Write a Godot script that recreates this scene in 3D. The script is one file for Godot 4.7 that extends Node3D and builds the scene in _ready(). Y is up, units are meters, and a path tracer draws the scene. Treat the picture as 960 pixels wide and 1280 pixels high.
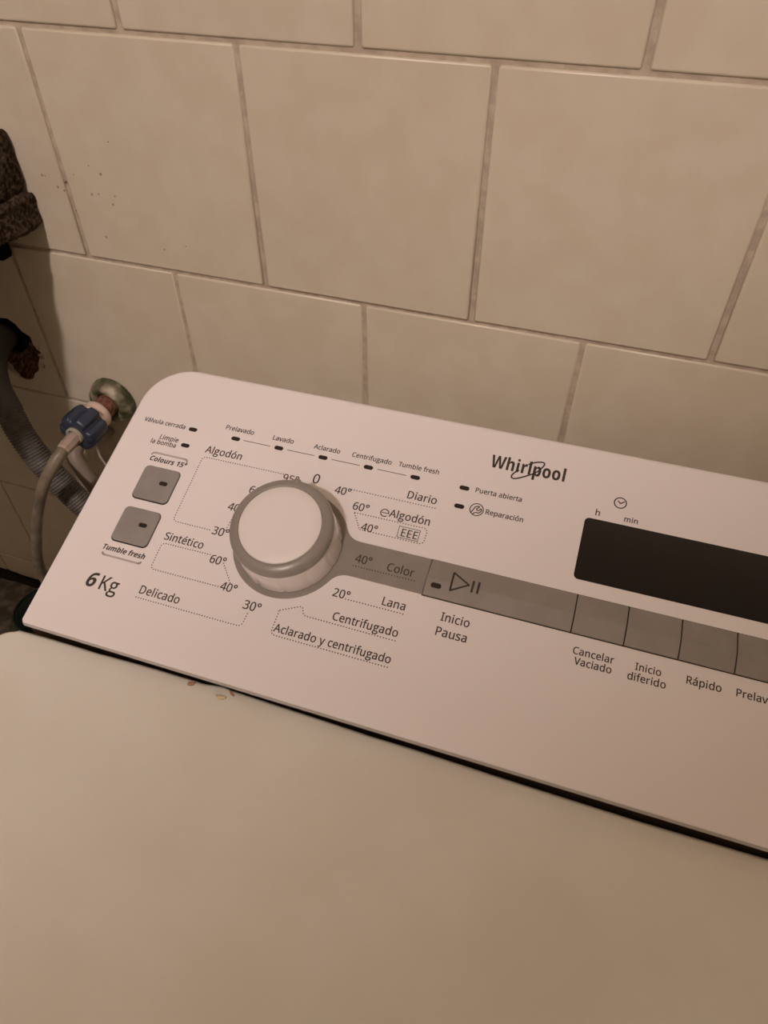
extends Node3D
# A top-loading washing machine in front of a tiled wall. Metres; the wall face is z = 0, y = 0 is one of its joints, +z is into the room.

const TILE_W := 0.15
const TILE_H := 0.14777
const FLOOR_Y := -1.05
const MM := 0.001

var M := {}                  # materials
var used := {}               # how often a name was given
var machine: Node3D
var panel_at: Transform3D    # the control panel's plane inside the machine: x right, y up the slope, z out of it

func _ready():
	# ---------- camera, sky, lamp, exposure ----------
	var cam := Camera3D.new()
	cam.name = "camera"
	cam.fov = rad_to_deg(2.0 * atan(640.0 / 864.07))
	cam.near = 0.01
	cam.transform = Transform3D(Basis(Vector3(0.94476097, -0.00035169, -0.32775996), Vector3(-0.22960466, 0.71291587, -0.6625954), Vector3(0.2338983, 0.70124948, 0.67345434)).orthonormalized(), Vector3(0.381823, 0.084241, 0.411226))
	add_child(cam, true)
	cam.current = true

	var env := Environment.new()
	env.background_mode = Environment.BG_COLOR
	env.background_color = Color(0, 0, 0)
	env.ambient_light_source = Environment.AMBIENT_SOURCE_DISABLED
	env.tonemap_mode = Environment.TONE_MAPPER_LINEAR
	env.tonemap_exposure = 1.0
	env.sdfgi_enabled = true
	env.ssao_enabled = true
	env.ssil_enabled = true
	var we := WorldEnvironment.new()
	we.name = "environment"
	we.environment = env
	add_child(we, true)

	var lamp_pos := Vector3(0.28, 1.15, 1.45)
	var lamp_energy := 1.42
	var lamp_color := Color(1.0, 0.83, 0.81).linear_to_srgb()
	var bulb_light := OmniLight3D.new()
	bulb_light.name = "ceiling_bulb_light"
	bulb_light.position = lamp_pos
	bulb_light.light_color = lamp_color
	bulb_light.light_energy = lamp_energy
	bulb_light.light_size = 0.045
	bulb_light.omni_range = 6.0
	bulb_light.omni_attenuation = 2.0
	bulb_light.shadow_enabled = true
	add_child(bulb_light, true)

	make_materials(lamp_color)

	# ---------- room ----------
	build_room()
	build_tiles()
	# ---------- washing machine ----------
	build_machine()
	# ---------- things on the wall and behind the machine ----------
	build_masonry()
	build_tap()
	build_hoses()
	build_teal()
	build_flakes()
	build_blocker()
	build_lamp(lamp_pos)

# =====================================================================
# helpers
# =====================================================================
func numbered(called: String) -> String:
	var n: int = used.get(called, 0)
	used[called] = n + 1
	return called if n == 0 else "%s_%03d" % [called, n]

func tag(o: Node, label: String, category: String, group := "") -> void:
	o.set_meta("label", label)
	o.set_meta("category", category)
	if group != "":
		o.set_meta("group", group)

func thing(called: String, at: Vector3, label: String, category: String) -> Node3D:
	var o := Node3D.new()
	o.name = numbered(called)
	o.position = at
	add_child(o, true)
	tag(o, label, category)
	return o

func obj(called: String, mesh: Mesh, m: Material, parent: Node = null, xf := Transform3D()) -> MeshInstance3D:
	var o := MeshInstance3D.new()
	o.name = called
	o.mesh = mesh
	o.material_override = m
	o.transform = xf
	o.cast_shadow = GeometryInstance3D.SHADOW_CASTING_SETTING_ON
	(parent if parent != null else self).add_child(o, true)
	return o

func struct(called: String, mesh: Mesh, m: Material, xf := Transform3D()) -> MeshInstance3D:
	var o := obj(called, mesh, m, null, xf)
	o.set_meta("kind", "structure")
	return o

func begin() -> SurfaceTool:
	var st := SurfaceTool.new()
	st.begin(Mesh.PRIMITIVE_TRIANGLES)
	return st

# one triangle, turned so that its front (clockwise) side looks along its normals
func tri(st: SurfaceTool, a: Vector3, b: Vector3, c: Vector3, na: Vector3, nb: Vector3, nc: Vector3) -> void:
	if (b - a).cross(c - a).dot(na + nb + nc) > 0.0:
		var t := b; b = c; c = t
		var tn := nb; nb = nc; nc = tn
	st.set_normal(na); st.add_vertex(a)
	st.set_normal(nb); st.add_vertex(b)
	st.set_normal(nc); st.add_vertex(c)

func quad(st: SurfaceTool, a: Vector3, b: Vector3, c: Vector3, d: Vector3, n: Vector3) -> void:
	tri(st, a, b, c, n, n, n)
	tri(st, a, c, d, n, n, n)

func quadn(st: SurfaceTool, a: Vector3, b: Vector3, c: Vector3, d: Vector3, na: Vector3, nb: Vector3, nc: Vector3, nd: Vector3) -> void:
	tri(st, a, b, c, na, nb, nc)
	tri(st, a, c, d, na, nc, nd)

func box_into(st: SurfaceTool, lo: Vector3, hi: Vector3) -> void:
	var x := [lo.x, hi.x]; var y := [lo.y, hi.y]; var z := [lo.z, hi.z]
	for i in 2:
		var s := -1.0 if i == 0 else 1.0
		quad(st, Vector3(x[i], lo.y, lo.z), Vector3(x[i], hi.y, lo.z), Vector3(x[i], hi.y, hi.z), Vector3(x[i], lo.y, hi.z), Vector3(s, 0, 0))
		quad(st, Vector3(lo.x, y[i], lo.z), Vector3(hi.x, y[i], lo.z), Vector3(hi.x, y[i], hi.z), Vector3(lo.x, y[i], hi.z), Vector3(0, s, 0))
		quad(st, Vector3(lo.x, lo.y, z[i]), Vector3(hi.x, lo.y, z[i]), Vector3(hi.x, hi.y, z[i]), Vector3(lo.x, hi.y, z[i]), Vector3(0, 0, s))

func box(lo: Vector3, hi: Vector3) -> ArrayMesh:
	var st := begin()
	box_into(st, lo, hi)
	return st.commit()

# outline helpers: all outlines run counter-clockwise in x, y
func rrect(x0: float, y0: float, x1: float, y1: float, r: float, n := 5) -> PackedVector2Array:
	return rrect4(x0, y0, x1, y1, [r, r, r, r], n)

func rrect4(x0: float, y0: float, x1: float, y1: float, r: Array, n := 5) -> PackedVector2Array:
	# radii: lower left, lower right, upper right, upper left
	var p := PackedVector2Array()
	var cs := [Vector2(x0, y0), Vector2(x1, y0), Vector2(x1, y1), Vector2(x0, y1)]
	var sx := [1, -1, -1, 1]; var sy := [1, 1, -1, -1]
	for k in 4:
		var rr: float = r[k]
		var c: Vector2 = cs[k] + Vector2(sx[k] * rr, sy[k] * rr)
		for i in n + 1:
			var a := PI + k * PI / 2 + (PI / 2) * i / n
			p.append(c + Vector2(cos(a), sin(a)) * rr)
	return p

func disc_outline(c: Vector2, r: float, n := 48) -> PackedVector2Array:
	var p := PackedVector2Array()
	for i in n:
		p.append(c + Vector2(cos(TAU * i / n), sin(TAU * i / n)) * r)
	return p

func miters(p: PackedVector2Array) -> Array:
	# outward normal of each corner, lengthened so that offsetting keeps the sides parallel; and the unit normal
	var out := []
	for i in p.size():
		var a := p[i] - p[(i + p.size() - 1) % p.size()]
		var b := p[(i + 1) % p.size()] - p[i]
		var na := Vector2(a.y, -a.x).normalized()
		var nb := Vector2(b.y, -b.x).normalized()
		var n := (na + nb).normalized()
		out.append([n / maxf(0.35, n.dot(na)), n])
	return out

# a plate in x, y with its top at z = top, a rounded upper edge of radius bev, going down to z = bottom.
func slab(st: SurfaceTool, p: PackedVector2Array, bottom: float, top: float, bev: float, segs := 3, lift = null, caps := [], bev_at = null) -> void:
	var m := miters(p)
	var n := p.size()
	var rings := []
	var norms := []
	for s in segs + 2:
		var ring := []; var nr := []
		for i in n:
			var q: Vector2; var z: float; var nn: Vector3
			if s == 0:
				q = p[i]; z = bottom; nn = Vector3(m[i][1].x, m[i][1].y, 0)
			else:
				var a := (PI / 2) * (s - 1) / maxf(1.0, segs)
				var be: float = bev_at.call(p[i]) if bev_at != null else bev
				q = p[i] - m[i][0] * be * (1.0 - cos(a))
				z = top - be + be * sin(a)
				nn = Vector3(m[i][1].x * cos(a), m[i][1].y * cos(a), sin(a))
			if lift != null:
				z += lift.call(q)
			ring.append(Vector3(q.x, q.y, z)); nr.append(nn)
		rings.append(ring); norms.append(nr)
	for s in rings.size() - 1:
		for i in n:
			var j := (i + 1) % n
			if s == 0 and p[i].distance_to(p[j]) > 3.0 * bev:
				var e := p[j] - p[i]
				var fn := Vector3(e.y, -e.x, 0).normalized()
				quad(st, rings[0][i], rings[0][j], rings[1][j], rings[1][i], fn)
			else:
				quadn(st, rings[s][i], rings[s][j], rings[s + 1][j], rings[s + 1][i], norms[s][i], norms[s][j], norms[s + 1][j], norms[s + 1][i])
	var inner := PackedVector2Array()
	for v in rings[-1]:
		inner.append(Vector2(v.x, v.y))
	var polys := [inner]
	if not caps.is_empty():
		polys = []
		for c in caps:
			polys.append_array(Geometry2D.intersect_polygons(inner, c))
	for poly in polys:
		cap(st, poly, top, lift)

func cap(st: SurfaceTool, poly: PackedVector2Array, z: float, lift = null) -> void:
	var ix := Geometry2D.triangulate_polygon(poly)
	for k in range(0, ix.size(), 3):
		var v := []
		for j in 3:
			var q: Vector2 = poly[ix[k + j]]
			v.append(Vector3(q.x, q.y, z + (lift.call(q) if lift != null else 0.0)))
		var nn: Vector3 = (v[1] - v[0]).cross(v[2] - v[0])
		if nn.z < 0.0:
			nn = -nn
		nn = nn.normalized() if nn.length() > 0.0 else Vector3(0, 0, 1)
		tri(st, v[0], v[1], v[2], nn, nn, nn)

func slab_mesh(p: PackedVector2Array, bottom: float, top: float, bev: float, segs := 3, lift = null, caps := [], bev_at = null) -> ArrayMesh:
	var st := begin()
	slab(st, p, bottom, top, bev, segs, lift, caps, bev_at)
	return st.commit()

# a profile of (radius, height) turned round the z axis; wave(angle) scales nothing but adds to the radius
func lathe(st: SurfaceTool, prof: Array, n := 48, wobble = null, xf := Transform3D()) -> void:
	var pts := []
	for k in prof.size():
		var row := []
		for i in n + 1:
			var a := TAU * (i % n) / n
			var r: float = prof[k].x
			if wobble != null:
				r += wobble.call(a, k)
			row.append(xf * Vector3(cos(a) * r, sin(a) * r, prof[k].y))
		pts.append(row)
	for k in prof.size() - 1:
		for i in n:
			var a: Vector3 = pts[k][i]; var b: Vector3 = pts[k][i + 1]; var c: Vector3 = pts[k + 1][i + 1]; var d: Vector3 = pts[k + 1][i]
			var am := TAU * (i + 0.5) / n
			var t: Vector2 = prof[k + 1] - prof[k]
			var out: Vector3 = xf.basis * Vector3(cos(am) * t.y, sin(am) * t.y, -t.x)
			var e := func(u: Vector3, v: Vector3, w: Vector3):
				var nn := (v - u).cross(w - u)
				if nn.length() < 1e-14:
					return
				if nn.dot(out) > 0.0:
					st.add_vertex(u); st.add_vertex(w); st.add_vertex(v)
				else:
					st.add_vertex(u); st.add_vertex(v); st.add_vertex(w)
			e.call(a, b, c)
			e.call(a, c, d)

func lathe_mesh(prof: Array, n := 48, wobble = null, xf := Transform3D(), smooth := true) -> ArrayMesh:
	var st := begin()
	st.set_smooth_group(0 if smooth else -1)
	lathe(st, prof, n, wobble, xf)
	st.generate_normals()
	return st.commit()

# tube along points; radius(t along in metres, angle)
func tube(points: Array, radius: Callable, step := 0.004, n := 14, capped := true) -> ArrayMesh:
	var cv := Curve3D.new()
	cv.bake_interval = 0.0006
	for i in points.size():
		var tan := Vector3.ZERO
		if i == 0:
			tan = (points[1] - points[0]) / 4.0
		elif i == points.size() - 1:
			tan = (points[i] - points[i - 1]) / 4.0
		else:
			tan = (points[i + 1] - points[i - 1]) / 6.0
		cv.add_point(points[i], -tan, tan)
	var length := cv.get_baked_length()
	var count := int(ceil(length / step))
	var side := Vector3(0, 0, 1)
	var rows := []
	var mids := []
	for k in count + 1:
		var s := length * k / count
		var p := cv.sample_baked(s, true)
		var q := cv.sample_baked(minf(length, s + 0.001), true) - cv.sample_baked(maxf(0.0, s - 0.001), true)
		var fwd := q.normalized()
		side = (side - fwd * side.dot(fwd)).normalized()
		if side.length() < 0.5:
			side = fwd.cross(Vector3(1, 0, 0)).normalized()
		var up := fwd.cross(side)
		var row := []
		for i in n:
			var a := TAU * i / n
			row.append(p + (side * cos(a) + up * sin(a)) * float(radius.call(s, a)))
		rows.append(row); mids.append(p)
	var st := begin()
	st.set_smooth_group(0)
	for k in count:
		for i in n:
			var j := (i + 1) % n
			facing(st, rows[k][i], rows[k][j], rows[k + 1][j], mids[k])
			facing(st, rows[k][i], rows[k + 1][j], rows[k + 1][i], mids[k])
	if capped:
		for i in n:
			var j := (i + 1) % n
			facing(st, mids[0], rows[0][i], rows[0][j], mids[1])
			facing(st, mids[count], rows[count][i], rows[count][j], mids[count - 1])
	st.generate_normals()
	return st.commit()

func facing(st: SurfaceTool, a: Vector3, b: Vector3, c: Vector3, inside: Vector3) -> void:
	if (b - a).cross(c - a).dot((a + b + c) / 3.0 - inside) > 0.0:
		st.add_vertex(a); st.add_vertex(c); st.add_vertex(b)
	else:
		st.add_vertex(a); st.add_vertex(b); st.add_vertex(c)

# =====================================================================
# materials
# =====================================================================
func mat(c: Color, rough: float, spec := 0.5) -> StandardMaterial3D:
	var m := StandardMaterial3D.new()
	m.albedo_color = c.linear_to_srgb()
	m.roughness = rough
	m.metallic_specular = spec
	return m

func noise_tex(lo: Color, hi: Color, freq: float, sd: int, oct := 4, size := 256, low_at := 0.3, high_at := 0.7) -> NoiseTexture2D:
	var f := FastNoiseLite.new()
	f.seed = sd
	f.frequency = freq
	f.fractal_octaves = oct
	var g := Gradient.new()
	g.set_color(0, lo); g.set_offset(0, low_at)
	g.set_color(1, hi); g.set_offset(1, high_at)
	var t := NoiseTexture2D.new()
	t.width = size; t.height = size
	t.seamless = true
	t.noise = f
	t.color_ramp = g
	return t

func normal_tex(freq: float, sd: int, strength: float, size := 256) -> NoiseTexture2D:
	var f := FastNoiseLite.new()
	f.seed = sd
	f.frequency = freq
	var t := NoiseTexture2D.new()
	t.width = size; t.height = size
	t.seamless = true
	t.as_normal_map = true
	t.bump_strength = strength
	t.noise = f
	return t

func textured(m: StandardMaterial3D, tex: Texture2D, scale: float, norm: Texture2D = null, nscale := 0.3) -> StandardMaterial3D:
	m.uv1_triplanar = true
	m.uv1_world_triplanar = true
	m.uv1_scale = Vector3.ONE * scale
	if tex:
		m.albedo_texture = tex
	if norm:
		m.normal_enabled = true
		m.normal_texture = norm
		m.normal_scale = nscale
	return m

func grey(v: float) -> Color:
	return Color(v, v, v)

func make_materials(_lamp: Color) -> void:
	# glazed tiles: cream, slightly wavy glaze; four close tones
	var glaze_wave := normal_tex(0.012, 11, 6.0)
	var mottled := noise_tex(Color(0.985, 0.98, 0.972), Color(1, 1, 1), 0.02, 5)
	var tones := [Color(0.67, 0.62, 0.485), Color(0.66, 0.61, 0.48), Color(0.68, 0.63, 0.495), Color(0.665, 0.615, 0.49)]
	for i in 4:
		M["tile%d" % i] = textured(mat(tones[i], 0.32), mottled, 5.0, glaze_wave, 0.04)
	M.grout = textured(mat(Color(0.55, 0.475, 0.37), 0.95, 0.2), noise_tex(grey(0.9), grey(1.0), 0.03, 21), 12.0)
	M.plaster = textured(mat(Color(0.44, 0.39, 0.31), 0.95, 0.2), noise_tex(grey(0.9), grey(1.0), 0.02, 8), 3.0)
	M.room_wall = textured(mat(Color(0.40, 0.345, 0.265), 0.9, 0.2), noise_tex(grey(0.9), grey(1.0), 0.02, 9), 3.0)
	M.floor_tile = textured(mat(Color(0.20, 0.165, 0.13), 0.55), noise_tex(grey(0.75), grey(1.0), 0.03, 31), 4.0)
	M.ledge = textured(mat(Color(0.30, 0.27, 0.23), 0.7), noise_tex(grey(0.7), grey(1.0), 0.03, 32), 6.0)
	M.joint_shade = mat(Color(0.025, 0.02, 0.014), 0.95, 0.2)  # near-black that stands for shadow in the joint above the step
	# white plastic of the panel, enamel of the lid
	var skin := normal_tex(0.05, 3, 3.0)
	M.panel = textured(mat(Color(0.80, 0.775, 0.765), 0.46, 0.4), null, 6.0, skin, 0.015)
	M.lid = textured(mat(Color(0.745, 0.745, 0.675), 0.5, 0.4), noise_tex(Color(0.985, 0.98, 0.975), Color(1, 1, 1), 0.012, 42), 4.0, skin, 0.015)
	M.cabinet = mat(Color(0.76, 0.735, 0.69), 0.4)
	M.cavity = mat(Color(0.15, 0.11, 0.08), 0.9, 0.2)
	M.lip = mat(Color(0.50, 0.47, 0.44), 0.5, 0.4)
	M.strip = textured(mat(Color(0.275, 0.255, 0.225), 0.42), noise_tex(grey(0.96), grey(1.0), 0.03, 43), 8.0)
	M.button = textured(mat(Color(0.285, 0.27, 0.255), 0.5), noise_tex(grey(0.95), grey(1.0), 0.03, 44), 8.0)
	M.button_gap = mat(Color(0.03, 0.025, 0.02), 0.8, 0.2)
	M.lens = mat(Color(0.030, 0.024, 0.020), 0.65, 0.3)
	M.ink = mat(Color(0.06, 0.05, 0.045), 0.7, 0.3)
	M.ink_grey = mat(Color(0.45, 0.42, 0.40), 0.7, 0.3)
	M.screen = mat(Color(0.012, 0.010, 0.009), 0.16)
	M.ring = mat(Color(0.27, 0.25, 0.225), 0.3)
	M.disc = mat(Color(0.79, 0.76, 0.735), 0.5)
	M.skirt = mat(Color(0.70, 0.655, 0.62), 0.16)
	M.skirt.clearcoat_enabled = true
	M.skirt.clearcoat = 0.6
	M.skirt.clearcoat_roughness = 0.08
	# wall fittings
	M.stone = textured(mat(Color(0.135, 0.10, 0.07), 0.95, 0.2), noise_tex(Color(0.28, 0.24, 0.2), Color(1, 1, 1), 0.045, 51, 5, 256, 0.1, 0.9), 16.0, normal_tex(0.08, 52, 8.0), 0.6)
	M.stone_b = textured(mat(Color(0.16, 0.12, 0.085), 0.95, 0.2), noise_tex(Color(0.3, 0.26, 0.22), Color(1, 1, 1), 0.05, 53, 5, 256, 0.1, 0.9), 18.0, normal_tex(0.08, 54, 8.0), 0.6)
	M.mortar = textured(mat(Color(0.26, 0.15, 0.10), 0.95, 0.2), noise_tex(Color(0.6, 0.5, 0.45), Color(1, 1, 1), 0.05, 55), 14.0, normal_tex(0.08, 56, 12.0), 1.0)
	M.chip = textured(mat(Color(0.66, 0.60, 0.52), 0.95, 0.2), noise_tex(grey(0.7), grey(1.0), 0.06, 57), 14.0)
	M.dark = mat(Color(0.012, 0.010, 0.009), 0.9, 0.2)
	M.collar = textured(mat(Color(0.46, 0.43, 0.35), 0.45), noise_tex(Color(0.34, 0.38, 0.26), Color(1, 0.97, 0.92), 0.012, 61, 3, 256, 0.35, 0.65), 14.0, normal_tex(0.06, 62, 5.0), 0.3)
	M.terracotta = textured(mat(Color(0.34, 0.15, 0.10), 0.7), noise_tex(grey(0.6), grey(1.0), 0.05, 63), 20.0)
	M.washer = mat(Color(0.80, 0.62, 0.54), 0.35)
	M.blue = mat(Color(0.034, 0.048, 0.082), 0.35)
	M.clear = mat(Color(0.42, 0.40, 0.30), 0.3)
	M.inlet = textured(mat(Color(0.30, 0.255, 0.18), 0.42), noise_tex(grey(0.75), grey(1.0), 0.02, 64), 9.0)
	M.ferrule = mat(Color(0.50, 0.39, 0.32), 0.35)
	M.pale_hose = mat(Color(0.33, 0.275, 0.215), 0.5)
	M.drain = textured(mat(Color(0.16, 0.148, 0.128), 0.5), noise_tex(grey(0.75), grey(1.0), 0.03, 65), 9.0)
	M.cuff = mat(Color(0.10, 0.095, 0.09), 0.6)
	M.teal = mat(Color(0.05, 0.088, 0.088), 0.5)
	M.flake = mat(Color(0.42, 0.25, 0.12), 0.9, 0.2)
	M.flake_pale = mat(Color(0.66, 0.55, 0.34), 0.9, 0.2)
	M.speck = mat(Color(0.40, 0.31, 0.22), 0.95, 0.2)
	M.bulb = mat(Color(0.9, 0.85, 0.75), 0.5)
	M.bulb.emission_enabled = true
	M.bulb.emission = _lamp
	M.bulb.emission_energy_multiplier = 2.0
	M.white_metal = mat(Color(0.7, 0.68, 0.64), 0.4)

# =====================================================================
# room
# =====================================================================
func build_room() -> void:
	var x0 := -0.95; var x1 := 1.30; var z1 := 2.05; var top := 1.38
	var bed := -0.0013       # face of the grout; the tiles stand out of it and end at z = 0
	# back wall in four blocks round the rough hole of the drain
	var hx := -0.121; var hy := -0.249; var hr := 0.034
	var st := begin()
	box_into(st, Vector3(x0 - 0.1, FLOOR_Y - 0.1, -0.16), Vector3(hx - hr, top + 0.1, bed))
	box_into(st, Vector3(hx + hr, FLOOR_Y - 0.1, -0.16), Vector3(x1 + 0.1, top + 0.1, bed))
	box_into(st, Vector3(hx - hr, FLOOR_Y - 0.1, -0.16), Vector3(hx + hr, hy - hr, bed))
	box_into(st, Vector3(hx - hr, hy + hr, -0.16), Vector3(hx + hr, top + 0.1, bed))
	box_into(st, Vector3(hx - hr, hy - hr, -0.16), Vector3(hx + hr, hy + hr, -0.12))
	var wall := struct("wall_back", st.commit(), M.grout)
	wall.set_meta("label", "cream tiled wall behind the washing machine, laid in half bond")
	struct("wall_left", box(Vector3(x0 - 0.1, FLOOR_Y - 0.1, bed), Vector3(x0, top + 0.1, z1)), M.room_wall)
	struct("wall_right", box(Vector3(x1, FLOOR_Y - 0.1, bed), Vector3(x1 + 0.1, top + 0.1, z1)), M.room_wall)
	struct("wall_front", box(Vector3(x0 - 0.1, FLOOR_Y - 0.1, z1), Vector3(x1 + 0.1, top + 0.1, z1 + 0.1)), M.room_wall)
	struct("floor", box(Vector3(x0, FLOOR_Y - 0.1, bed), Vector3(x1, FLOOR_Y, z1)), M.floor_tile)
	struct("ceiling", box(Vector3(x0, top, bed), Vector3(x1, top + 0.1, z1)), M.plaster)
	# low step to the left of the machine, with a dark bead painted as the shadowed joint along the wall
	struct("trim_1", slab_mesh(rrect(x0, -0.42, 0.105, 0.0, 0.004, 2), -(0.42 - 0.0), 0.0, 0.004, 2), M.ledge, Transform3D(Basis(Vector3(1, 0, 0), Vector3(0, 0, -1), Vector3(0, 1, 0)), Vector3(0, -0.636, 0.001)))
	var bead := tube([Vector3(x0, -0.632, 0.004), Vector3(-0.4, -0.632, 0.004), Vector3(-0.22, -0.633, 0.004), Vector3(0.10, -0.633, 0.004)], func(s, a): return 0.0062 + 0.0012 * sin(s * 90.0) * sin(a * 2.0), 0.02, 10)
	struct("shade_trim_2", bead, M.joint_shade)

func tile_mesh(w: float, h: float, bottom := -0.006) -> ArrayMesh:
	return slab_mesh(rrect(-w / 2, -h / 2, w / 2, h / 2, 0.0012, 1), bottom, 0.0, 0.0016, 2)

func build_tiles() -> void:
	var wall := get_node("wall_back")
	var joint := 0.0034
	var whole := tile_mesh(TILE_W - joint, TILE_H - 0.0024)
	var rng := RandomNumberGenerator.new()
	rng.seed = 77
	var hole := Vector2(-0.121, -0.249)
	for row in range(-7, 4):
		var off := 0.0 if row % 2 == 0 else 0.5
		# row -1 (y -0.148..0) has its joints on whole numbers
		off = 0.5 - off
		for i in range(-8, 10):
			var xl := (i + off) * TILE_W - (0.001 if off > 0 else 0.0)
			var c := Vector2(xl + TILE_W / 2, (row + 0.5) * TILE_H)
			var left := maxf(c.x - TILE_W / 2, -0.95)
			var right := minf(c.x + TILE_W / 2, 1.30)
			if right - left < 0.02:
				continue
			if right - left < TILE_W - 0.002:      # cut tile beside the corner
				obj("tile", tile_mesh(right - left - joint, TILE_H - 0.0024), M["tile%d" % (absi(row) % 4)], wall, Transform3D(Basis(), Vector3((left + right) / 2.0, c.y, 0.0)))
				continue
			# each tile sits a trifle proud or tilted
			var tilt := Basis(Vector3(1, 0, 0), rng.randf_range(-0.004, 0.004)) * Basis(Vector3(0, 1, 0), rng.randf_range(-0.003, 0.003))
			var proud := rng.randf_range(-0.0002, 0.0002) + (0.0006 if row == -1 else 0.0)
			var xf := Transform3D(tilt, Vector3(c.x, c.y, proud))
			var m: Material = M["tile%d" % rng.randi_range(0, 3)]
			if absf(c.x - hole.x) < TILE_W / 2 and absf(c.y - hole.y) < TILE_H / 2:
				# the tile that the drain hole was hacked through
				var cut := ragged(hole - c, 0.0315, 0.004, 26, 4)
				var st := begin()
				var w := (TILE_W - joint) / 2; var h := (TILE_H - 0.0024) / 2
				var hx := hole.x - c.x
				for part in [PackedVector2Array([Vector2(-w, -h), Vector2(hx, -h), Vector2(hx, h), Vector2(-w, h)]), PackedVector2Array([Vector2(hx, -h), Vector2(w, -h), Vector2(w, h), Vector2(hx, h)])]:
					for piece in Geometry2D.clip_polygons(part, cut):
						slab(st, piece, -0.006, 0.0, 0.0, 0)
				obj("tile", st.commit(), m, wall, Transform3D(Basis(), Vector3(c.x, c.y, 0.0)))
				continue
			obj("tile", whole, m, wall, xf)
	# rough plaster in the hole, and the dark pipe mouth in it
	var f := FastNoiseLite.new()
	f.seed = 9; f.frequency = 0.9
	var bowl := lathe_mesh([Vector2(0.0345, -0.0008), Vector2(0.0305, -0.004), Vector2(0.0275, -0.009), Vector2(0.020, -0.012), Vector2(0.012, -0.012), Vector2(0.0, -0.012)], 30, func(a, k): return (0.0022 * f.get_noise_2d(cos(a) * 3.0 + k * 0.7, sin(a) * 3.0) if k > 0 and k < 5 else 0.0))
	obj("hole_lining", flipped(bowl), M.mortar, wall, Transform3D(Basis(), Vector3(hole.x, hole.y, 0)))
	var mouth := lathe_mesh([Vector2(0.0215, -0.012), Vector2(0.0215, -0.0075), Vector2(0.0195, -0.0072), Vector2(0.0190, -0.0100), Vector2(0.0, -0.0105)], 30)
	obj("pipe_mouth", mouth, M.dark, wall, Transform3D(Basis(), Vector3(hole.x - 0.0075, hole.y + 0.0095, 0)))
	# chipped pale edge of the glaze
	for q in [[-0.10, 0.0030], [0.16, 0.0024], [-0.42, 0.0026]]:
		var p := hole + Vector2(cos(q[0]), sin(q[0])) * 0.0335
		obj("chip", slab_mesh(ragged(Vector2.ZERO, q[1], q[1] * 0.3, 9, 3), -0.001, 0.0003, 0.0002, 1), M.chip, wall, Transform3D(Basis(), Vector3(p.x, p.y, 0.0)))
	# small brown specks of dirt on the tiles at the upper left
	var st2 := begin()
	for q in [[0.0325, -0.0835, 1.5], [0.0365, -0.1035, 1.6], [0.040, -0.0975, 1.1], [0.0205, -0.0985, 1.4], [0.0265, -0.0975, 1.0], [-0.0005, -0.092, 1.9], [-0.0075, -0.0965, 1.6], [-0.003, -0.0985, 1.2], [-0.0185, -0.0895, 1.8], [0.0225, -0.1285, 1.2], [0.002, -0.112, 1.3], [0.0245, -0.079, 0.9], [-0.016, -0.090, 1.1], [0.046, -0.062, 0.8], [0.0095, -0.0865, 0.8], [0.071, -0.131, 1.0], [0.09, -0.126, 0.8]]:
		var sp := ragged(Vector2(q[0], q[1]), q[2] * MM * 0.55, q[2] * MM * 0.25, 7, int(q[0] * 9000.0) + 40)
		slab(st2, sp, -0.0002, 0.0011, 0.0002, 1)
	var specks := obj("dirt_specks", st2.commit(), M.speck, wall)
	specks.set_meta("kind", "stuff")

func ragged(c: Vector2, r: float, rough: float, n: int, sd: int) -> PackedVector2Array:
	var g := RandomNumberGenerator.new()
	g.seed = sd
	var p := PackedVector2Array()
	for i in n:
		var a := TAU * i / n
		p.append(c + Vector2(cos(a), sin(a)) * (r + g.randf_range(-rough, rough)))
	return p

func flipped(mesh: ArrayMesh) -> ArrayMesh:
	var a := mesh.surface_get_arrays(0)
	var v: PackedVector3Array = a[Mesh.ARRAY_VERTEX]
	var n: PackedVector3Array = a[Mesh.ARRAY_NORMAL]
	var ix: PackedInt32Array = a[Mesh.ARRAY_INDEX] if a[Mesh.ARRAY_INDEX] != null else PackedInt32Array(range(v.size()))
	var st := begin()
	for k in range(0, ix.size(), 3):
		for j in [0, 2, 1]:
			st.set_normal(-n[ix[k + j]])
			st.add_vertex(v[ix[k + j]])
	return st.commit()

# =====================================================================
# washing machine
# =====================================================================
func on_panel(called: String, mesh: Mesh, m: Material, parent: Node = null) -> MeshInstance3D:
	# parts of the machine are given in panel millimetres
	if parent == null:
		return obj(called, mesh, m, machine, panel_at)
	return obj(called, mesh, m, parent)

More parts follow.
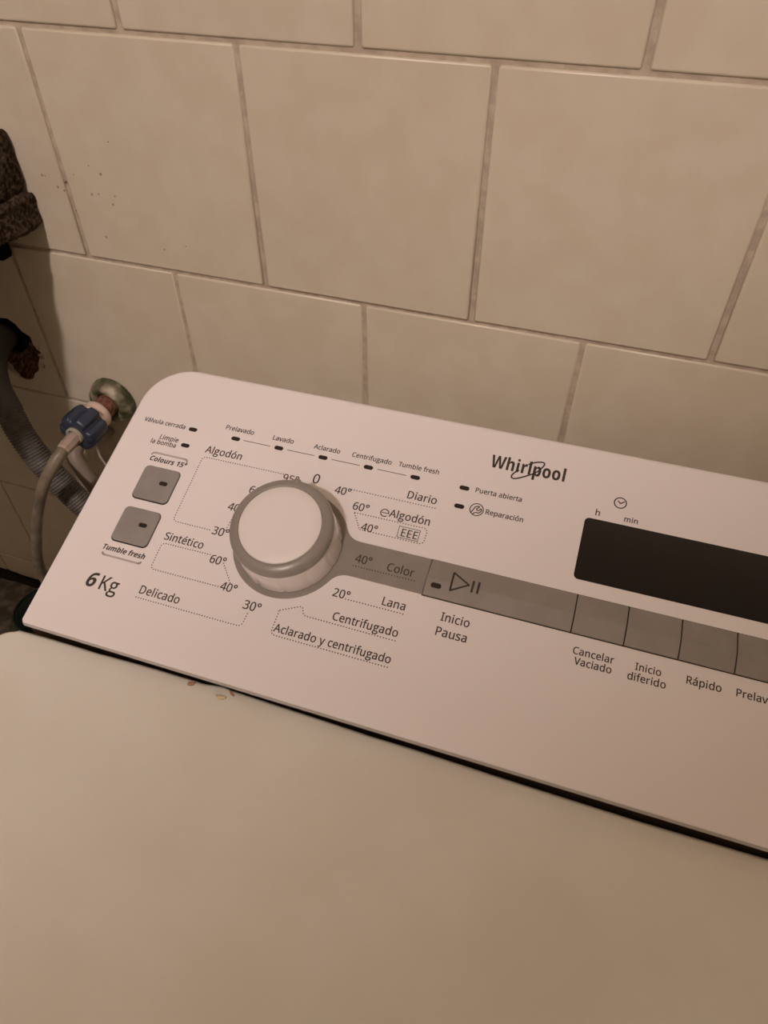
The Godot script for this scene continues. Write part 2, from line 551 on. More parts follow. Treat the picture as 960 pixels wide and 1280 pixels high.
func build_machine() -> void:
	machine = thing("washing_machine", Vector3.ZERO, "white top-loading washing machine with a sloping control panel, in front of the tiled wall", "washing machine")
	var turn := Basis(Vector3.UP, deg_to_rad(1.0))
	var corner := Vector3(0.152, -0.1852, 0.281)          # the panel's front left corner
	var inner := Vector3(-0.187, corner.y - FLOOR_Y, -0.135)   # the same corner inside the machine
	machine.transform = Transform3D(turn, Vector3(corner.x, FLOOR_Y, corner.z) - turn * Vector3(inner.x, 0, inner.z))
	var t := deg_to_rad(20.0)
	panel_at = Transform3D(Basis(Vector3(1, 0, 0), Vector3(0, sin(t), -cos(t)), Vector3(0, cos(t), sin(t))).scaled(Vector3.ONE * MM), inner)

	# cabinet under everything: below the lid, and the console that carries the panel
	var x0 := inner.x - 0.0125; var x1 := inner.x + 0.3875
	var st := begin()
	var rear := inner.z - 0.152
	var front := inner.z + 0.44
	var under := inner.y - 0.038
	var flat := Basis(Vector3(1, 0, 0), Vector3(0, 0, -1), Vector3(0, 1, 0))   # outline x, -z; height up
	var body := begin()
	slab(body, rrect(x0, -front, x1, -rear, 0.012, 4), 0.012, under, 0.003, 2)
	var cab := MeshInstance3D.new()
	obj("cabinet", body.commit(), M.cabinet, machine, Transform3D(flat, Vector3.ZERO))
	cab.free()
	for fx in [x0 + 0.04, x1 - 0.04]:
		for fz in [rear + 0.04, front - 0.04]:
			obj("foot", lathe_mesh([Vector2(0.0, 0.0), Vector2(0.018, 0.0), Vector2(0.018, 0.006), Vector2(0.012, 0.0115), Vector2(0.0, 0.0115)], 20), M.cavity, machine, Transform3D(Basis(Vector3(1, 0, 0), Vector3(0, 0, -1), Vector3(0, 1, 0)), Vector3(fx, 0.0, fz)))
	# dark box added so the gap between panel and lid looks shaded
	obj("gap_shade", box(Vector3(inner.x - 0.006, under, inner.z - 0.016), Vector3(x1 - 0.014, inner.y - 0.0065, inner.z - 0.0075)), M.cavity, machine)

	# console: side profile swept across, set back under the panel
	var lean := Vector2(-cos(t), sin(t))
	var prof := PackedVector2Array([Vector2(inner.z - 0.012, under), Vector2(inner.z - 0.012, inner.y - 0.004), Vector2(inner.z - 0.012, inner.y) + Vector2(0, 0.0)])
	prof = PackedVector2Array()
	var a0 := Vector2(inner.z, inner.y) + lean * 0.010 - Vector2(sin(t), cos(t)) * 0.0028
	var a1 := Vector2(inner.z, inner.y) + lean * 0.130 - Vector2(sin(t), cos(t)) * 0.0028
	prof.append(Vector2(a0.x, under)); prof.append(a0); prof.append(a1); prof.append(Vector2(a1.x, under))
	var cs := begin()
	var cx0 := inner.x + 0.003; var cx1 := inner.x + 0.372
	for i in 4:
		var p := prof[i]; var q := prof[(i + 1) % 4]
		var e := q - p
		quad(cs, Vector3(cx0, p.y, p.x), Vector3(cx1, p.y, p.x), Vector3(cx1, q.y, q.x), Vector3(cx0, q.y, q.x), Vector3(0, -e.x, e.y) * -1.0 if false else outward(prof, i))
	for sx in [[cx0, -1.0], [cx1, 1.0]]:
		quad(cs, Vector3(sx[0], prof[0].y, prof[0].x), Vector3(sx[0], prof[1].y, prof[1].x), Vector3(sx[0], prof[2].y, prof[2].x), Vector3(sx[0], prof[3].y, prof[3].x), Vector3(sx[1], 0, 0))
	obj("console", cs.commit(), M.cabinet, machine)

	# control panel: a white moulding with rounded rear corners; its front strip dips a little
	var out := rrect4(0.0, 0.8, 374.5, 158.8, [2.0, 2.0, 26.0, 26.0], 14)
	var dip := func(q: Vector2) -> float:
		return -0.055 * maxf(0.0, 3.0 + 0.028 * q.x - q.y)
	var crease := [PackedVector2Array([Vector2(-9, -9), Vector2(400, -9), Vector2(400, 14.2), Vector2(-9, 2.748)]), PackedVector2Array([Vector2(-9, 2.748), Vector2(400, 14.2), Vector2(400, 190), Vector2(-9, 190)])]
	var panel := on_panel("control_panel", slab_mesh(out, -3.2, 0.0, 1.0, 6, dip, crease, func(q: Vector2): return lerpf(0.8, 2.9, smoothstep(2.0, 12.0, q.y))), M.panel)

	# the moulding's front lip, square to the lid
	var lp := begin()
	var dn := Vector3(0, -sin(t), -cos(t))
	var ln := Vector3(0, -cos(t), sin(t))
	var lip_rows := []
	for u in [1.0, 60.0, 120.0, 180.0, 240.0, 300.0, 373.5]:
		var edge := Vector3(u, 0.78, -0.35 + dip.call(Vector2(u, 0.8)))
		lip_rows.append([edge + Vector3(0, 0.6, -0.1), edge, edge + dn * 2.5, edge + dn * 2.5 + Vector3(0, 2.5, 0)])
	for k in lip_rows.size() - 1:
		for i in 3:
			quad(lp, lip_rows[k][i], lip_rows[k + 1][i], lip_rows[k + 1][i + 1], lip_rows[k][i + 1], [Vector3(0, 0, 1), ln, -Vector3(0, 0, 1)][i])
	obj("front_lip", lp.commit(), M.lip, panel)

	build_lid(inner, x0, x1, front)
	build_controls(panel)
	build_knob()
	build_print(panel)

func outward(p: PackedVector2Array, i: int) -> Vector3:
	var c := (p[0] + p[1] + p[2] + p[3]) / 4.0
	var e := p[(i + 1) % 4] - p[i]
	var n := Vector2(e.y, -e.x).normalized()
	if n.dot((p[i] + p[(i + 1) % 4]) / 2.0 - c) < 0.0:
		n = -n
	return Vector3(0, n.y, n.x)

func build_lid(inner: Vector3, x0: float, x1: float, front: float) -> void:
	var top := inner.y - 0.0068
	# rear edge, bowed where the sheet is bent and chipped: (mm from the panel corner, mm behind the panel's front edge)
	var edge := [[-3.5, -0.6], [11.6, -1.2], [30, -1.3], [41.2, -1.2], [44.0, -1.4], [60, -1.9], [75, -2.2], [97.0, -2.2], [102.0, -3.0], [105.5, -3.6], [110, -3.0], [127.3, -2.6], [153, -2.2], [176, -1.6], [197, -1.6], [238, -0.9], [289, -0.4], [336, -1.0], [372, -1.0]]
	var p := PackedVector2Array()
	# counter-clockwise in (x, -z)
	p.append_array(arc(Vector2(x0 + 0.015, -front + 0.015), 0.015, PI, 1.5 * PI, 6))
	p.append_array(arc(Vector2(x1 - 0.015, -front + 0.015), 0.015, 1.5 * PI, TAU, 6))
	p.append_array(arc(Vector2(x1 - 0.010, -(inner.z + 0.012)), 0.010, 0.0, 0.5 * PI, 6))
	for k in range(edge.size() - 1, -1, -1):
		p.append(Vector2(inner.x + edge[k][0] * MM, -(inner.z + edge[k][1] * MM)))
	p.append_array(arc(Vector2(x0 + 0.0095, -(inner.z + 0.0100)), 0.0095, 0.5 * PI + 0.25, PI, 6))
	var lid := obj("lid", slab_mesh(p, inner.y - 0.030, top, 0.0022, 3), M.lid, machine, Transform3D(Basis(Vector3(1, 0, 0), Vector3(0, 0, -1), Vector3(0, 1, 0)), Vector3.ZERO))
	lid.set_meta("label", "plain white lid, chipped along its rear edge")

func arc(c: Vector2, r: float, a0: float, a1: float, n: int) -> PackedVector2Array:
	var p := PackedVector2Array()
	for i in n + 1:
		var a := a0 + (a1 - a0) * i / n
		p.append(c + Vector2(cos(a), sin(a)) * r)
	return p

func pill(c: Vector2, w := 4.9, h := 2.3) -> PackedVector2Array:
	return rrect(c.x - w / 2, c.y - h / 2, c.x + w / 2, c.y + h / 2, h / 2 - 0.01, 6)

func build_controls(panel: Node) -> void:
	# small dark lenses
	var names := ["Válvula cerrada", "Limpie la bomba", "Prelavado", "Lavado", "Aclarado", "Centrifugado", "Tumble fresh", "Puerta abierta", "Reparación"]
	var at := [[38.6, 121.3], [38.6, 111.1], [63.9, 121.3], [88.7, 121.3], [113.3, 121.3], [137.9, 121.3], [162.4, 121.3], [187.4, 121.3], [187.4, 111.1]]
	for i in at.size():
		var l := on_panel("indicator_light", slab_mesh(pill(Vector2(at[i][0], at[i][1])), -0.5, 0.18, 0.15, 2), M.lens)
		l.set_meta("label", "dark indicator light marked %s" % names[i])
	# two square keys at the left
	for k in 2:
		var c := Vector2(33.55, 85.6) if k == 0 else Vector2(33.9, 61.0)
		on_panel("key_gap", slab_mesh(rrect(c.x - 10.5, c.y - 10.1, c.x + 10.5, c.y + 9.8, 2.8), -0.2, 0.04, 0.0, 0), M.button_gap)
		var b := on_panel("square_key", slab_mesh(rrect(c.x - 10.2, c.y - 9.5, c.x + 10.2, c.y + 9.6, 2.6), -0.2, 0.9, 0.45, 3), M.button)
		b.set_meta("label", "grey square key marked %s" % ["Colours 15°", "Tumble fresh"][k])
		var ll := on_panel("indicator_light", slab_mesh(pill(c + (Vector2(3.9, 0.9) if k == 0 else Vector2(3.5, 1.2)), 4.7, 2.3), 0.5, 1.02, 0.12, 2), M.lens, b)
		ll.name = "indicator_light"
	# bezel of the knob with the neck that carries the Color programme
	var c := Vector2(113.7, 72.3); var r := 28.4; var rf := 9.0
	var hi := 81.25; var lo := 63.4; var xe := 182.1
	var p := PackedVector2Array()
	var dx := sqrt(pow(r + rf, 2) - pow(hi + rf - c.y, 2))
	var up := Vector2(c.x + dx, hi + rf)
	var dx2 := sqrt(pow(r + rf, 2) - pow(c.y - (lo - rf), 2))
	var dn := Vector2(c.x + dx2, lo - rf)
	var at_up := (up - c).angle(); var at_dn := (dn - c).angle()
	p.append_array(arc(c, r, at_up, TAU + at_dn, 60))
	p.append_array(reversed_arc(dn, rf, at_dn + PI, PI / 2, 8))
	p.append(Vector2(xe, lo)); p.append(Vector2(xe, hi))
	p.append_array(reversed_arc(up, rf, 1.5 * PI, PI + at_up, 8))
	var bz := on_panel("knob_bezel", slab_mesh(p, -0.3, 0.35, 0.25, 2), M.strip)
	bz.set_meta("label", "flat grey surround of the knob, with a neck to the right")
	# row of keys in the grey strip; each has a raised lower face and a top face leaning back
	on_panel("key_gap", slab_mesh(rrect(182.0, 62.9, 360.6, 81.4, 0.2, 1), -0.2, 0.05, 0.0, 0), M.button_gap)
	var xs := [182.45, 249.2, 271.4, 293.7, 315.95, 338.2, 360.4]
	var marks := ["Inicio Pausa", "Cancelar Vaciado", "Inicio diferido", "Rápido", "Prelavado"]
	for k in xs.size() - 1:
		var xl: float = xs[k] + (0.0 if k == 0 else 0.28); var xr: float = xs[k + 1] - 0.28
		var st := begin()
		var fold := 71.6
		var prof := [Vector2(63.35, -0.2), Vector2(63.35, 0.6), Vector2(63.7, 0.85), Vector2(fold - 0.3, 1.95), Vector2(fold + 0.3, 1.94), Vector2(81.2, 0.25), Vector2(81.2, -0.2)]
		for i in prof.size() - 1:
			var e: Vector2 = prof[i + 1] - prof[i]
			var n := Vector3(0, -e.y, e.x).normalized()
			quad(st, Vector3(xl, prof[i].x, prof[i].y), Vector3(xr, prof[i].x, prof[i].y), Vector3(xr, prof[i + 1].x, prof[i + 1].y), Vector3(xl, prof[i + 1].x, prof[i + 1].y), n)
		for sx in [[xl, -1.0], [xr, 1.0]]:
			for i in range(1, prof.size() - 1):
				tri(st, Vector3(sx[0], prof[0].x, prof[0].y), Vector3(sx[0], prof[i].x, prof[i].y), Vector3(sx[0], prof[i + 1].x, prof[i + 1].y), Vector3(sx[1], 0, 0), Vector3(sx[1], 0, 0), Vector3(sx[1], 0, 0))
		var b := on_panel("strip_key", st.commit(), M.strip)
		if k < marks.size():
			b.set_meta("label", "grey strip key marked %s" % marks[k])
		if k == 0:
			var z := 1.6
			obj("indicator_light", slab_mesh(pill(Vector2(187.4, 68.6), 4.9, 2.3), 0.5, z + 0.2, 0.12, 2, func(q: Vector2): return 0.145 * (q.y - 68.6)), M.lens, b)
			var sy := begin()
			var pl := [Vector2(193.9, 77.0), Vector2(194.1, 68.0), Vector2(201.9, 72.5)]
			stroke_lift(sy, [pl[0], pl[1], pl[2], pl[0], pl[1]], 0.8)
			stroke_lift(sy, [Vector2(203.6, 75.1), Vector2(203.6, 69.6)], 1.0)
			stroke_lift(sy, [Vector2(206.2, 75.1), Vector2(206.2, 69.6)], 1.0)
			obj("play_pause_symbol", sy.commit(), M.ink, b)
	# black display
	var d := on_panel("display", slab_mesh(rrect(245.7, 88.4, 366.0, 119.9, 2.2, 6), -0.3, 0.15, 0.15, 2), M.screen)
	d.set_meta("label", "unlit black display window")

func key_height(v: float) -> float:
	return lerpf(0.85, 1.95, (v - 63.7) / 7.6) if v < 71.3 else (1.95 if v < 71.9 else lerpf(1.94, 0.25, (v - 71.9) / 9.3))

func reversed_arc(c: Vector2, r: float, a0: float, a1: float, n: int) -> PackedVector2Array:
	# the shorter way round from a0 to a1
	var d := wrapf(a1 - a0, -PI, PI)
	var p := PackedVector2Array()
	for i in n + 1:
		var a := a0 + d * i / n
		p.append(c + Vector2(cos(a), sin(a)) * r)
	return p

func build_knob() -> void:
	var c := Vector2(113.7, 72.3)
	var xf := Transform3D(Basis(), Vector3(c.x, c.y, 0))
	var knob := obj("selector_knob", lathe_mesh([Vector2(24.0, 0.3), Vector2(23.6, 13.0), Vector2(20.0, 14.5), Vector2(0.0, 14.5)], 48), M.skirt, machine, panel_at * xf * Transform3D(Basis.from_scale(Vector3(0.985, 0.985, 1.075)), Vector3.ZERO))
	knob.set_meta("label", "round programme knob with a white cap and a grey ring")
	# clear skirt with shallow finger flutes
	var flute := func(a: float, k: int) -> float:
		var w := fposmod(a * 12.0 / TAU, 1.0)
		return -0.4 * exp(-pow((w - 0.5) / 0.07, 2.0)) * (1.0 if k > 0 and k < 5 else 0.0)
	obj("skirt", lathe_mesh([Vector2(24.9, 0.35), Vector2(25.9, 0.5), Vector2(26.0, 1.4), Vector2(25.3, 7.0), Vector2(24.7, 12.5), Vector2(24.0, 14.2), Vector2(23.0, 14.4)], 144, flute), M.skirt, knob)
	# grey ring
	var ring := []
	for q in [[23.4, 14.2], [24.2, 14.4], [24.75, 15.2], [24.9, 16.2], [24.8, 17.2], [24.45, 18.1], [23.8, 18.8], [23.0, 19.3], [22.0, 19.7], [21.0, 19.95], [20.2, 20.0], [19.85, 19.7], [19.7, 19.2]]:
		ring.append(Vector2(q[0], q[1]))
	obj("grip_ring", lathe_mesh(ring, 72), M.ring, knob)
	# pointer on the ring
	var pa := deg_to_rad(91.5)
	obj("pointer", lathe_mesh([Vector2(2.0, -3.0), Vector2(2.0, 0.0), Vector2(1.75, 0.8), Vector2(1.2, 1.3), Vector2(0.0, 1.55)], 20), M.ring, knob, Transform3D(Basis(Vector3(0, 0, 1), pa - PI / 2).scaled(Vector3(1.0, 1.0, 1.0)), Vector3(cos(pa) * 23.7, sin(pa) * 23.7, 18.0)))
	# white cap, faintly domed
	obj("cap", lathe_mesh([Vector2(19.75, 18.8), Vector2(19.7, 19.7), Vector2(19.3, 20.0), Vector2(14.0, 20.35), Vector2(7.0, 20.55), Vector2(0.0, 20.6)], 72), M.disc, knob)

# ---------- print ----------
func stroke(st: SurfaceTool, pts: Array, width: float, z := 0.06) -> void:
	for i in pts.size() - 1:
		var a: Vector2 = pts[i]; var b: Vector2 = pts[i + 1]
		var d := (b - a).normalized()
		var n := Vector2(-d.y, d.x) * width / 2
		quad(st, v3(a + n, z), v3(b + n, z), v3(b - n, z), v3(a - n, z), Vector3(0, 0, 1))
		dot(st, b, width / 2, z, 8)
	dot(st, pts[0], width / 2, z, 8)

func stroke_lift(st: SurfaceTool, pts: Array, width: float) -> void:
	# a stroke that follows the folded face of a strip key
	for i in pts.size() - 1:
		var a: Vector2 = pts[i]; var b: Vector2 = pts[i + 1]
		var n := 12
		for k in n:
			var p := a.lerp(b, k / float(n)); var q := a.lerp(b, (k + 1) / float(n))
			var d := (b - a).normalized()
			var s := Vector2(-d.y, d.x) * width / 2
			var e := d * 0.15
			var zp := func(w: Vector2): return v3(w, key_height(w.y) + 0.07)
			quad(st, zp.call(p - e + s), zp.call(q + e + s), zp.call(q + e - s), zp.call(p - e - s), Vector3(0, 0, 1))

func v3(p: Vector2, z: float) -> Vector3:
	return Vector3(p.x, p.y, z)

func dot(st: SurfaceTool, c: Vector2, r: float, z: float, n := 6) -> void:
	for i in n:
		tri(st, v3(c, z), v3(c + Vector2(cos(TAU * i / n), sin(TAU * i / n)) * r, z), v3(c + Vector2(cos(TAU * (i + 1) / n), sin(TAU * (i + 1) / n)) * r, z), Vector3(0, 0, 1), Vector3(0, 0, 1), Vector3(0, 0, 1))

func dotted(panel: Node, pts: Array, z := 0.06) -> void:
	# a dotted rule along a polyline with softened corners
	var cv := Curve2D.new()
	for i in pts.size():
		var p := Vector2(pts[i][0], pts[i][1])
		if i == 0 or i == pts.size() - 1:
			cv.add_point(p)
		else:
			var a := (Vector2(pts[i - 1][0], pts[i - 1][1]) - p); var b := (Vector2(pts[i + 1][0], pts[i + 1][1]) - p)
			var r := minf(2.2, minf(a.length(), b.length()) * 0.45)
			cv.add_point(p + a.normalized() * r, Vector2.ZERO, -a.normalized() * r * 0.6)
			cv.add_point(p + b.normalized() * r, -b.normalized() * r * 0.6, Vector2.ZERO)
	cv.bake_interval = 0.3
	var st := begin()
	var n := int(cv.get_baked_length() / 1.34)
	for k in n + 1:
		dot(st, cv.sample_baked(cv.get_baked_length() * k / maxf(1, n)), 0.33, z)
	obj("dotted_rule", st.commit(), M.ink, panel)

func word(panel: Node, text: String, u: float, v: float, width: float, style := 0, z := 0.07, stretch := 1.0) -> void:
	# style 0 regular, 1 semi-bold, 2 bold oblique, 3 heavy oblique
	var f := SystemFont.new()
	f.font_names = PackedStringArray(["Droid Sans"])
	if style == 3 or style == 1 or style == 2:
		f.font_weight = 700
	var t := TextMesh.new()
	t.font = f
	t.text = text
	t.font_size = 64
	t.pixel_size = 0.01
	t.depth = 0.0
	t.curve_step = 3.0
	t.horizontal_alignment = HORIZONTAL_ALIGNMENT_LEFT
	t.vertical_alignment = VERTICAL_ALIGNMENT_BOTTOM
	var box3 := t.get_aabb()
	var s := width / box3.size.x
	var tall := s * stretch
	var slant := 0.0
	if style == 2 or style == 3:
		slant = 0.17
	var xf := Transform3D(Basis(Vector3(s, 0, 0), Vector3(slant * tall, tall, 0), Vector3(0, 0, 1)), Vector3(u - box3.position.x * s - slant * 0.16 * tall, v - 0.16 * tall, z))
	var st := begin()
	var fat: float = 0.05 if style == 0 else 0.03
	for k in 5:
		var shift: Vector3 = [Vector3.ZERO, Vector3(fat, fat, 0.002), Vector3(-fat, fat, 0.004), Vector3(fat, -fat, 0.006), Vector3(-fat, -fat, 0.008)][k]
		st.append_from(t, 0, Transform3D(xf.basis, xf.origin + shift))
	obj("lettering", st.commit(), M.ink, panel)

func build_print(panel: Node) -> void:
	var words := [
		["Válvula cerrada", 9.0, 120.4, 24.8, 0], ["Limpie", 22.7, 111.7, 11.0, 0], ["la bomba", 18.8, 108.4, 14.8, 0],
		["Colours 15°", 22.9, 98.3, 21.3, 2], ["Tumble fresh", 21.7, 45.7, 23.8, 2], ["6", 22.0, 25.8, 4.9, 3], ["Kg", 30.0, 25.8, 9.8, 0],
		["Prelavado", 56.1, 125.7, 16.2, 0], ["Lavado", 83.5, 125.4, 11.6, 0], ["Aclarado", 106.6, 125.4, 14.3, 0], ["Centrifugado", 127.6, 125.4, 21.0, 0], ["Tumble fresh", 152.3, 125.6, 20.8, 0],
		["Algodón", 50.7, 109.7, 20.8, 0], ["Sintético", 50.8, 58.2, 21.2, 0], ["Delicado", 51.0, 29.2, 21.2, 0],
		["30°", 73.3, 67.0, 8.5, 0], ["60°", 78.2, 52.7, 8.2, 0], ["40°", 88.8, 41.2, 8.2, 0], ["30°", 103.2, 35.4, 8.5, 0],
		["95°", 97.2, 103.5, 8.3, 0], ["60°", 82.9, 92.9, 8.3, 0], ["40°", 75.8, 81.4, 8.3, 0], ["0", 112.6, 106.2, 3.3, 0],
		["40°", 125.5, 103.4, 8.2, 0], ["Diario", 161.6, 109.3, 14.6, 0],
		["60°", 137.2, 97.0, 8.0, 0], ["Algodón", 155.8, 97.5, 20.2, 0], ["40°", 144.6, 87.3, 8.0, 0], ["EEE", 164.3, 89.0, 7.9, 0],
		["Lana", 165.7, 53.9, 10.8, 0], ["20°", 142.2, 52.1, 8.0, 0], ["Centrifugado", 145.8, 41.2, 31.0, 0], ["Aclarado y centrifugado", 121.3, 29.0, 55.8, 0],
		["Inicio", 193.3, 53.8, 13.0, 0], ["Pausa", 192.8, 46.8, 13.9, 0],
		["Puerta abierta", 193.0, 120.4, 22.4, 0], ["Reparación", 200.4, 110.0, 17.9, 0], ["h", 249.9, 121.8, 1.9, 0], ["min", 263.0, 121.8, 6.0, 0],
		["Cancelar", 251.7, 54.4, 17.1, 0], ["Vaciado", 252.9, 50.0, 15.5, 0], ["Inicio", 277.6, 54.4, 10.4, 0], ["diferido", 275.1, 49.7, 15.3, 0], ["Rápido", 298.2, 54.3, 13.6, 0], ["Prelavado", 317.6, 54.4, 19.2, 0],
	]
	for w in words:
		word(panel, w[0], w[1], w[2], w[3], w[4])
	word(panel, "40°", 147.1, 70.8, 8.0, 0, 0.43)
	word(panel, "Color", 163.0, 70.3, 13.0, 0, 0.43)
	# the maker's lettering with the loop through it
	word(panel, "Whirlpool", 196.5, 135.9, 36.3, 1, 0.07, 1.24)
	var loop := []
	for q in [[214.7, 141.5], [217.0, 143.0], [219.4, 143.9], [221.2, 144.1], [222.0, 143.4], [221.5, 141.6], [219.9, 139.0], [217.8, 136.9], [215.2, 135.1], [212.4, 133.4], [210.2, 132.3], [208.6, 132.1], [207.9, 132.9], [208.2, 134.2], [209.1, 135.6], [210.6, 137.0]]:
		loop.append(Vector2(q[0], q[1]))
	var st := begin()
	stroke(st, smooth(loop), 0.72, 0.085)
	obj("logo_loop", st.commit(), M.ink, panel)
	# dotted rules
	for d in [
		[[96.6, 107.3], [51.0, 107.0], [51.0, 68.7], [71.6, 68.7]], [[79.6, 70.6], [80.6, 79.5]],
		[[77.2, 56.5], [51.0, 56.3], [51.0, 42.2], [87.6, 42.3]], [[85.6, 54.0], [92.6, 45.6]],
		[[50.6, 27.0], [106.0, 27.0], [106.6, 33.6]], [[133.6, 107.2], [176.4, 107.2]],
		[[139.2, 95.5], [176.0, 95.7], [176.0, 87.4], [144.4, 87.4]], [[139.2, 95.0], [143.6, 88.2]],
		[[148.8, 52.2], [176.4, 52.2]], [[121.0, 39.2], [130.9, 43.9], [132.0, 39.6], [176.5, 39.4]], [[120.6, 38.6], [120.6, 27.3], [176.6, 27.2]],
	]:
		dotted(panel, d)
	dotted(panel, [[147.2, 68.7], [177.0, 68.7]], 0.43)
	# lines between the stage lights
	for l in [[68.6, 83.6], [93.5, 108.5], [118.1, 133.1], [142.8, 157.8]]:
		var s := begin()
		stroke(s, [Vector2(l[0], 121.3), Vector2(l[1], 121.3)], 0.34)
		obj("stage_line", s.commit(), M.ink, panel)
	# grey bars above and below the two square keys
	for b in [[[22.9, 101.9], [23.4, 102.9], [24.4, 103.2], [42.4, 103.2], [43.4, 102.8], [43.9, 101.8]], [[23.2, 43.9], [23.8, 43.2], [24.6, 43.0], [43.6, 43.0], [44.4, 43.2], [44.9, 43.9]]]:
		var pts := []
		for q in b:
			pts.append(Vector2(q[0], q[1]))
		var s := begin()
		stroke(s, pts, 1.0)
		obj("grey_bar", s.commit(), M.ink_grey, panel)
	# box round EEE
	var bx := begin()
	stroke(bx, [Vector2(162.5, 93.9), Vector2(172.9, 93.9), Vector2(172.9, 88.2), Vector2(162.7, 88.2), Vector2(162.5, 93.9)], 0.3)
	obj("class_box", bx.commit(), M.ink, panel)
	# round e before the second Algodón
	var es := begin()
	var ep := []
	for i in 25:
		var a := TAU * i / 24.0 * 0.86
		ep.append(Vector2(153.4, 98.9) + Vector2(cos(a) * 2.0, sin(a) * 1.9))
	stroke(es, ep, 0.5)
	stroke(es, [Vector2(152.0, 98.9), Vector2(155.3, 98.9)], 0.4)
	obj("e_symbol", es.commit(), M.ink, panel)
	# clock
	var cs := begin()
	ring_stroke(cs, Vector2(260.0, 130.9), 2.75, 0.55)
	stroke(cs, [Vector2(258.9, 131.7), Vector2(260.1, 130.6), Vector2(261.7, 131.9)], 0.55)
	obj("clock_symbol", cs.commit(), M.ink, panel)
	# spanner in a circle
	var sp := begin()
	var o := Vector2(195.9, 111.3)
	ring_stroke(sp, o, 3.2, 0.46)
	stroke(sp, smooth([o + Vector2(-2.3, -2.0), o + Vector2(-1.5, -0.2), o + Vector2(-0.9, 1.3), o + Vector2(0.5, 1.9), o + Vector2(1.0, 1.6), o + Vector2(0.0, 0.6), o + Vector2(0.2, -0.2), o + Vector2(1.0, -0.3), o + Vector2(1.9, 0.9), o + Vector2(2.3, -0.1), o + Vector2(1.4, -1.5), o + Vector2(-0.1, -1.6), o + Vector2(-1.4, -2.6)]), 0.5)
	obj("spanner_symbol", sp.commit(), M.ink, panel)

func ring_stroke(st: SurfaceTool, c: Vector2, r: float, w: float) -> void:
	var p := []
	for i in 29:
		p.append(c + Vector2(cos(TAU * i / 28.0), sin(TAU * i / 28.0)) * r)
	stroke(st, p, w)

func smooth(p: Array) -> Array:
	var out := []
	for i in p.size() - 1:
		var p0: Vector2 = p[maxi(0, i - 1)]; var p1: Vector2 = p[i]; var p2: Vector2 = p[i + 1]; var p3: Vector2 = p[mini(p.size() - 1, i + 2)]
		for k in 5:
			out.append(p1.cubic_interpolate(p2, p0, p3, k / 5.0))
	out.append(p[-1])
	return out

# =====================================================================
# on the wall
# =====================================================================
func rough_block(lo: Vector3, hi: Vector3, cell: float, amp: float, sd: int) -> ArrayMesh:
	var f := FastNoiseLite.new()
	f.seed = sd
	f.frequency = 45.0
	f.fractal_octaves = 4
	var size := hi - lo
	var mid := (lo + hi) / 2.0
	var push := func(p: Vector3) -> Vector3:
		# soften the edges, then roughen
		var q := (p - mid) / (size / 2.0)
		var r := 0.004
		var inner := Vector3(clampf(p.x, lo.x + r, hi.x - r), clampf(p.y, lo.y + r, hi.y - r), clampf(p.z, lo.z + r, hi.z - r))
		var d := p - inner
		if d.length() > r:
			d = d.normalized() * r
		return inner + d + (q.normalized() * 0.4 + d.normalized()) * amp * f.get_noise_3dv(p)
	var st := begin()
	st.set_smooth_group(-1)
	for ax in 3:
		var ua := (ax + 1) % 3; var va := (ax + 2) % 3
		var nu := int(ceil(size[ua] / cell)); var nv := int(ceil(size[va] / cell))
		for side in 2:
			for i in nu:
				for j in nv:
					var c := []
					for q in [[i, j], [i + 1, j], [i + 1, j + 1], [i, j + 1]]:
						var p := Vector3.ZERO
						p[ax] = hi[ax] if side == 1 else lo[ax]
						p[ua] = lo[ua] + size[ua] * q[0] / nu
						p[va] = lo[va] + size[va] * q[1] / nv
						c.append(push.call(p))
					facing(st, c[0], c[1], c[2], mid)
					facing(st, c[0], c[2], c[3], mid)
	st.generate_normals()
	return st.commit()

func build_masonry() -> void:
	var at := Vector3(-0.2, -0.1245, 0.0)
	var t := thing("masonry_stub", at, "rough dark brown two-course block jutting from the tiled wall at the left edge", "masonry")
	obj("upper_block", rough_block(Vector3(-0.50, -0.102, 0.0005) - at, Vector3(-0.0345, -0.060, 0.46) - at, 0.004, 0.0022, 3), M.stone, t)
	obj("lower_block", rough_block(Vector3(-0.50, -0.1265, 0.0005) - at, Vector3(-0.0305, -0.1015, 0.48) - at, 0.004, 0.0022, 8), M.stone_b, t)
	obj("under_shade", slab_mesh(rrect(-0.30, -0.158, -0.074, -0.138, 0.004, 3), 0.0, 0.010, 0.002, 2), M.dark, t, Transform3D(Basis(), -at + Vector3(0, 0, 0.0012)))  # dark plate painted as the black shadow beneath the block

